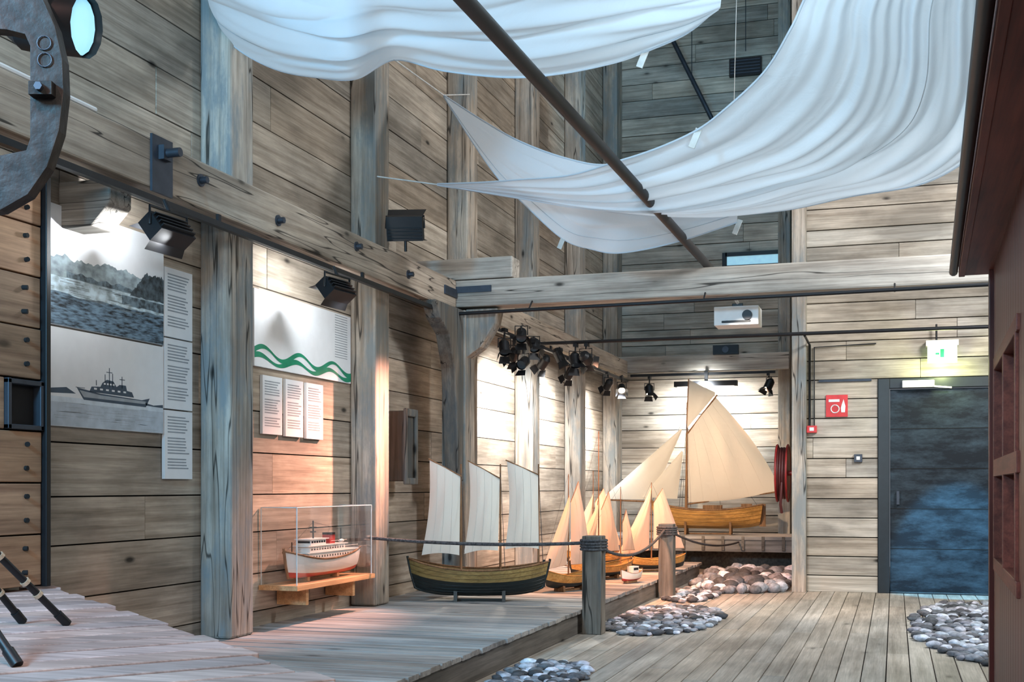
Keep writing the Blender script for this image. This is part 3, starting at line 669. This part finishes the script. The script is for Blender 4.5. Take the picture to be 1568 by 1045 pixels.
def par(loc, aim, ztop, r=.055, l=.16, lens=M_lensw, name='track_spotlight', doors=True):
    M = frame(loc, aim); mb = MB(M)
    mb.tube([(0, 0, -.04), (0, 0, l*.55)], r, 14, 0, caps=False); mb.tube([(0, 0, l*.55), (0, 0, l*.8)], r, 14, 0, r2=r*.5)
    mb.tube([(0, 0, -.02), (0, 0, -.015)], r*.92, 14, 1)
    if doors:
        for a in range(4):
            Rm = Matrix.Rotation(a*pi/2, 3, 'Z')
            mb.add([tuple(Rm @ Vector(p)) for p in ((-r*.8, r, -.04), (r*.8, r, -.04), (r*1.1, r*1.6, -.11), (-r*1.1, r*1.6, -.11))], [(0, 1, 2, 3)], 0)
    mb.M = Matrix.Identity(4)
    p = M @ Vector((-r-.01, 0, .03)); q = M @ Vector((r+.01, 0, .03)); u = Vector((0, 0, r+.04))
    mb.tube([p, p+u, q+u, q], .007, 6, 0); c = (p+q)/2+u
    mb.tube([c, (loc[0], loc[1], ztop)], .011, 6, 0); mb.box(loc[0]-.02, loc[0]+.02, loc[1]-.05, loc[1]+.05, ztop-.04, ztop, 0)
    return mb.done(name, [M_black, lens])
flood((-3.86, 5.80, 2.60), (-4.5, 5.85, 2.1), 2.79); flood((-3.86, 7.92, 2.60), (-4.5, 8.0, 2.1), 2.79)
lamp_light((-3.84, 5.80, 2.58), (-4.37, 5.66, 2.82), 190, (.93, .97, 1.), 168, 1, .08)
lamp_light((-3.84, 7.95, 2.58), (-4.37, 8.15, 2.72), 190, (.97, .99, 1.), 168, 1, .08)
flood((-3.88, 9.32, 3.36), (-4.3, 11.0, 4.0), 3.16, w=.3, h=.2, lens=M_pane, bd=.12)
for i, (loc, aim) in enumerate((((-3.80, 11.75, 2.60), (-3.2, 10.6, .6)), ((-3.70, 12.0, 2.76), (-3.0, 9.5, .3)), ((-3.90, 12.35, 2.60), (-4.4, 12.9, 2.0)), ((-3.78, 12.75, 2.74), (-2.9, 11.4, .5)),
                   ((-3.85, 13.3, 2.60), (-4.4, 13.6, 2.)), ((-3.72, 13.6, 2.70), (-2.7, 13.9, .4)), ((-3.88, 14.6, 2.60), (-4.4, 15.1, 2.)), ((-3.85, 16.6, 2.62), (-4.4, 17.2, 2.)), ((-3.8, 17.3, 2.62), (-3., 14, .4)),
                   ((-3.75, 12.2, 2.50), (-4.3, 8.5, .6)))):
    par(loc, aim, 2.82, lens=M_lensd if i in (0, 1, 3, 9) else M_lensw)
for loc, aim in (((-3.35, 13.4, 2.66), (-2.8, 16.9, 1.5)), ((-3.48, 13.4, 2.62), (-2.9, 12.6, .3))): par(loc, aim, 2.84, r=.065, lens=M_lensd)
for loc, aim in (((-3.60, 18.38, 2.66), (-3.3, 17.8, 1.)), ((-1.80, 18.35, 2.70), (-2.4, 17.9, 1.2))): par(loc, aim, 2.90, r=.065)
mb = MB(); mb.box(-3.2, -2.25, 18.25, 18.375, 2.72, 2.80, 0); mb.box(-3.15, -2.3, 18.255, 18.37, 2.712, 2.72, 1); mb.box(-2.75, -2.7, 18.34, 18.375, 2.80, 2.96, 0); mb.done('linear_wall_washer', [M_black, M_lensw])
mb = MB(); mb.box(-2.62, -2.24, 18.32, 18.415, 3.20, 3.34, 0); mb.tube([(-2.43, 18.32, 3.27), (-2.43, 18.30, 3.27)], .05, 12, 1); mb.done('loudspeaker', [M_black, M_steel])
for y, z, e_ in ((12.9, 2.2, 300), (13.6, 2.1, 110), (15.1, 2.2, 300), (17.4, 2.1, 300)):
    lamp_light((-3.74, y-.2, 2.50), (-4.4, y+.1, 1.95), e_, (1, .98, .95), 125, 1, .05)
lamp_light((-2.75, 18.15, 2.68), (-2.75, 18.9, 2.45), 280, (.95, 1., 1.), 150, 1, .1)
# warm exhibit lights
lamp_light((-3.75, 11.9, 2.6), (-3.4, 10.2, .5), 200, (1, .88, .74), 50, .8, .04)
lamp_light((-2.9, 10.55, 2.75), (-2.95, 11.6, .4), 460, (1, .40, .18), 62, .8, .04)
lamp_light((-3.0, 12.0, 2.8), (-2.95, 13.2, .4), 540, (1, .42, .2), 75, .8, .04)
lamp_light((-3.2, 13.3, 2.7), (-2.9, 14.6, .4), 540, (1, .46, .24), 75, .8, .04)
lamp_light((-3.30, 10.5, 2.75), (-4.36, 8.5, .95), 1450, (1, .46, .32), 46, 1., .04)
lamp_light((-3.35, 13.5, 2.7), (-2.6, 17.9, 1.3), 800, (1, .72, .46), 38, .7, .05)
lamp_light((-1.80, 18.2, 2.68), (-2.4, 17.6, .6), 100, (1, .52, .3), 90, .8, .05)
lamp_light((-3.4, 13.3, 2.7), (-1.75, 10.9, 0), 520, (1, .72, .48), 20, .5, .04)
lamp_light((-1.3, 10.6, 2.8), (-1.0, 13.2, 0), 330, (1, .87, .74), 75, .9, .05)
lamp_light((-2.3, 1.2, 3.6), (-3.1, 3.9, .68), 150, (1., .52, .44), 45, .8, .05)

# ------------------------------------------------------------------ top-left iron and spotlight
Mi = Matrix.Translation((-2.128, 2.608, 2.208)) @ Matrix.Rotation(ang, 4, 'Z')
mb = MB(Mi); k = .00169
P2 = lambda u, v: ((u-50)*k, 0, (150-v)*k)
ol = [(30, -60), (62, -10), (84, 40), (95, 90), (97, 140), (90, 200), (72, 255), (42, 298), (0, 322), (-50, 330), (-50, 250), (5, 237), (40, 230), (46, 212), (46, 70), (38, 52), (10, 45), (-50, 40), (-50, -60)]
mb.poly([P2(*p) for p in ol], (0, .05, 0), 0)
for cx, cz in ((68, 66), (69, 92)):
    pts = [((cx-50)*k+.018*math.cos(a), -.003, (150-cz)*k+.018*math.sin(a)) for a in [2*pi*i/16 for i in range(17)]]; mb.tube(pts, .002, 5, 1, caps=False)
mb.box(.0, .06, -.03, .06, .0, .035, 0); mb.tube([(.03, -.045, .018), (.03, .08, .018)], .011, 6, 1)
mb.tube([(-.06, .025, .3), (-.06, .025, 7.79)], .02, 8, 0)
mb.done('forged_iron_yoke', [M_iron, M_steel], .004)
par((-2.15, 2.80, 2.47), (-1.15, 2.95, 2.30), 9.99, r=.085, l=.26, lens=M_lens, name='stage_spotlight', doors=False)

mb = MB(); ap = Vector((-3.25, 3.05, 1.5))
for ft in ((-2.96, 3.82, .685), (-3.17, 3.83, .685), (-2.41, 2.89, .685)):
    f = Vector(ft); mb.tube([ap, f], .014, 8, 0)
    for c_ in (.14, .2, .32): mb.tube([f.lerp(ap, c_), f.lerp(ap, c_+.012)], .019, 8, 1)
    mb.tube([f, f.lerp(ap, .05)], .018, 8, 0)
mb.tube([ap, ap+Vector((0, 0, .15))], .04, 10, 0)
mb.done('camera_tripod', [M_black, plain('pale_brass', (.6, .5, .38), .35, .5)])

# ------------------------------------------------------------------ sails
def resample(pts, n):
    pts = [Vector(p)/100 for p in pts]; k = len(pts)-1; out = []
    for i in range(n+1):
        t = i/n*k; a = min(int(t), k-1); f = t-a
        p0 = pts[max(a-1, 0)]; p1 = pts[a]; p2 = pts[a+1]; p3 = pts[min(a+2, k)]
        out.append(.5*((2*p1)+(p2-p0)*f+(2*p0-5*p1+4*p2-p3)*f*f+(3*p1-p0-3*p2+p3)*f**3))
    return out
def sailsheet(A, B, sag, folds, amp, nu=160, nv=120, seed=0, seams=(), fan=0.):
    a = resample(A, nu); b_ = resample(B, nu); mb = MB()
    def fn(u, v):
        i = int(round(u*nu)); p = a[i].lerp(b_[i], v)
        w = math.sin(pi*v)
        z = -sag*w*min(1, u*3)
        wid = min(1, (a[i]-b_[i]).length/1.2)
        n_ = noise.noise(Vector((u*1.6+seed, v*1.4, seed)))
        ph = folds*v+fan*u*v+1.1*n_
        env = w**.4*wid*(.25+1.5*abs(noise.noise(Vector((u*1.7, v*2.5, seed+5)))))
        fo = (1-abs(math.sin(pi*ph))**.7*1.4)*amp*env
        fo += math.sin(2*pi*(folds*2.3*v+fan*u*v*1.5+.9*noise.noise(Vector((u*2., v*2, seed+3)))))*amp*.32*env
        fo += noise.noise(Vector((u*2.4, v*folds*3.2, seed+9)))*amp*.7*w**.4*wid
        return (p.x, p.y, p.z+z+fo)
    mb.grid(fn, nu, nv, 0)
    mb.tube([tuple(p) for p in a], .007, 5, 0, .92); mb.tube([tuple(p) for p in b_], .007, 5, 0, .92)
    for kind, c_, a0, a1 in seams:
        if kind == 'v': pts = [fn(i/nu, c_) for i in range(int(nu*a0), int(nu*a1)+1)]
        else: pts = [fn(c_, j/nv) for j in range(int(nv*a0), int(nv*a1)+1)]
        mb.tube([(p[0], p[1], p[2]-.001) for p in pts], .0028, 5, 1)
    return mb
A3 = [(-361,935,371),(-305,889,357),(-258,841,344),(-214,803,334),(-179,772,331),(-145,751,332),(-115,729,335),(-94,705,339),(-68,671,347),(-51,634,355),(-43,616,362),(-29,578,370)]
B3 = [(-361,935,370),(-282,918,349),(-199,902,329),(-132,881,317),(-75,878,317),(-30,872,322),(21,867,327),(53,845,342),(59,774,352),(54,647,362),(53,583,361)]
seamM = cloth('seam_cloth', (.56, .62, .67), .1)
sailsheet(A3, B3, .06, 5, .06, seed=2, seams=(('v', .62, .4, 1),), fan=2).done('draped_sail', [M_sail, seamM])
C2 = [(-363,955,451),(-321,937,420),(-279,908,391),(-237,890,370),(-204,879,360),(-172,890,368),(-144,899,374),(-111,909,378)]
D2 = [(-363,955,450),(-339,963,410),(-315,960,377),(-294,956,356),(-260,956,324),(-237,963,315),(-212,961,310),(-170,964,316),(-118,959,328)]
sailsheet(C2, D2, .03, 2.5, .03, seed=4, seams=(('v', .85, 0, 1),)).done('draped_sail', [M_sail, seamM])
E1 = [(-393,610,425),(-357,600,424),(-320,591,418),(-276,594,414),(-228,599,409),(-191,600,405),(-140,617,405),(-86,644,399)]
F1 = [(-436,719,435),(-423,705,418),(-403,701,402),(-378,699,389),(-349,697,381),(-323,695,377),(-308,721,396),(-270,712,382),(-225,705,371),(-192,705,370),(-160,705,373),(-143,710,379),(-115,698,383),(-95,683,390)]
sailsheet(E1, F1, .10, 3, .055, seed=8, seams=(('v', .78, 0, 1),), fan=1).done('draped_sail', [M_sail, seamM])
mb = MB()
def cord(a, b_, r=.006): mb.tube([a, b_], r, 5)
cord((-4.13, 9.30, 3.80), (-3.61, 9.35, 3.705)); cord((-3.63, 9.55, 4.51), (-3.08, 7.2, 3.96)); cord((-3.63, 9.55, 4.51), (-4.13, 11.6, 5.2))
cord((-1.43, 7.1, 3.79), (-1.38, 7.1, 9.99), .003); cord((-1.15, 9.09, 3.78), (-1.0, 9.1, 9.99), .003); cord((.55, 8.4, 3.42), (2.99, 8.5, 4.2)); cord((-4.36, 7.19, 4.35), (-4.13, 7.1, 4.6))
cord((-.29, 5.78, 3.7), (-.2, 5.7, 9.99), .003); cord((.53, 5.83, 3.61), (.6, 5.8, 9.99), .003)
for x, y, z in ((-1.43, 7.1, 3.79), (-1.18, 9.59, 3.275), (-2.6, 9.56, 3.24), (-1.15, 7.3, 3.34)):
    mb.box(x-.02, x+.02, y-.004, y+.004, z-.09, z+.03, 0, rot=Matrix.Rotation(.4, 3, 'Y'))
mb.done('sail_lashing_cords', [M_cord])
mb = MB(); mb.tube([(-1.74, 2.6, 3.235), (-1.65, 7.3, 3.205), (-1.60, 11.0, 3.19)], .037, 14, 0); mb.tube([(-1.74, 2.8, 3.23), (-1.74, 2.8, 9.99)], .006, 5, 1)
mb.done('sail_spar', [plain('tarred_spar', (.010, .010, .013), .55), M_cord])

# ------------------------------------------------------------------ red shed on the right
Ms = Matrix.Translation((.472, 6.55, 0)) @ Matrix.Rotation(-math.radians(1.41), 4, 'Z')
mb = MB(Ms)
y = 0.
while y > -5.4:
    y2 = y-.14
    inw = -1.85 < y-.05 < -.28
    if inw: mb.box(0, .04, y2+.004, y, 0, .80, 0, tnt(.9, 1.1)); mb.box(0, .04, y2+.004, y, 1.82, 2.3, 0, tnt(.9, 1.1))
    else: mb.box(0, .04, y2+.004, y, 0, 2.3, 0, tnt(.9, 1.1))
    y -= .14
mb.box(-.02, .1, -.09, .012, 0, 2.3, 0)
mb.box(.05, 1.8, -.06, 0.0, 0, 2.9, 0); mb.box(.06, .1, -5.4, -.06, 0, 2.3, 3)
wy0, wy1 = -1.9, -.28
for a, b_ in ((.80, .86), (1.76, 1.82), (1.25, 1.33)): mb.box(-.012, .05, wy0, wy1, a, b_, 1)
yy = wy1
while yy > wy0-.01: mb.box(-.012, .05, yy-.05, yy, .80, 1.82, 1); yy -= .75
mb.box(.03, .045, wy0, wy1, .82, 1.8, 2)
mb.box(-.15, .02, -5.4, .06, 2.285, 2.31, 1); mb.box(-.16, -.13, -5.4, .07, 2.28, 2.42, 1); mb.tube([(-.185, .08, 2.31), (-.185, -5.4, 2.31)], .022, 10, 3)
mb.add([(-.17, .08, 2.42), (-.17, -5.4, 2.42), (1.8, -5.4, 3.2), (1.8, .08, 3.2), (-.17, .08, 2.46), (-.17, -5.4, 2.46), (1.8, -5.4, 3.24), (1.8, .08, 3.24)], [(0, 1, 2, 3), (4, 7, 6, 5), (0, 3, 7, 4), (0, 4, 5, 1), (1, 5, 6, 2), (2, 6, 7, 3)], 3)
mb.done('red_boathouse', [W_red, W_redY, M_pane, M_black], .003)

# ------------------------------------------------------------------ fill lighting
def area(loc, aim, power, col, sx, sy, name='fill_light'):  # unseen area fills added to brighten the room, no fittings behind them
    l = bpy.data.lights.new(name, 'AREA'); l.shape = 'RECTANGLE'; l.size = sx; l.size_y = sy; l.energy = power; l.color = col
    o = bpy.data.objects.new(name, l); o.location = loc; o.rotation_euler = (Vector(aim)-Vector(loc)).to_track_quat('-Z', 'Y').to_euler(); sc.collection.objects.link(o); return o
area((-3.4, .5, 3.4), (-3.9, 8, 1.6), 280, (.25, .66, 1.), .6, .6)
area((.0, .4, 3.2), (-3.2, 8, 2.0), 120, (1., .92, .83), 1.4, 1.0)
area((-1.5, 9., 9.6), (-1.5, 9, 0), 120, (.82, .91, 1.), 4, 8)
area((2.4, 9.5, 4.6), (-.3, 14, 2.0), 300, (.95, .98, 1.), 1.2, 1.2)
area((-2.2, 15.5, 6.5), (-2.6, 18.9, 6.8), 34, (.25, .68, 1.), 1.5, 1.5)
lamp_light((-3.3, 5.0, 5.4), (-3.2, 8.3, .2), 260, (.25, .66, 1.), 34, .6, .06)
lamp_light((-.3, 4.2, 2.3), (-.3, 7.3, 3.8), 210, (.66, .88, 1.), 72, .9, .08)
lamp_light((-1.0, 2.6, 2.6), (-2.6, 7.2, 4.4), 130, (.68, .9, 1.), 70, .9, .08)
lamp_light((.8, 8.2, 5.6), (-.5, 7.4, 3.4), 130, (.68, .9, 1.), 110, .9, .1)
lamp_light((-2.8, 7.0, 6.5), (-2.6, 6.6, 4.0), 110, (.68, .9, 1.), 110, .9, .1)
lamp_light((.55, 11.8, 2.8), (.68, 14.3, .38), 1000, (.15, .62, 1.), 26, .35, .05)
pl = bpy.data.lights.new('exit_glow', 'POINT'); pl.energy = 16; pl.color = (.9, 1., .42); pl.shadow_soft_size = .08
o = bpy.data.objects.new('exit_glow', pl); o.location = (.5, 14.05, 2.50); sc.collection.objects.link(o)
w = bpy.data.worlds.new('World'); sc.world = w; w.use_nodes = True
w.node_tree.nodes['Background'].inputs[0].default_value = (.80, .88, 1., 1); w.node_tree.nodes['Background'].inputs[1].default_value = .24

cam = bpy.data.cameras.new('camera'); co = bpy.data.objects.new('camera', cam); sc.collection.objects.link(co)
co.location = (0, 0, 1.2); co.rotation_euler = (pi/2, 0, math.atan(586/1850)); cam.lens = 1850/1568*36; cam.sensor_width = 36; cam.shift_y = 223.5/1568
cam.clip_start = .05
sc.camera = co
try:
    sc.view_settings.view_transform = 'Standard'; sc.view_settings.look = 'None'; sc.view_settings.exposure = .18
except Exception as ex: print(ex)
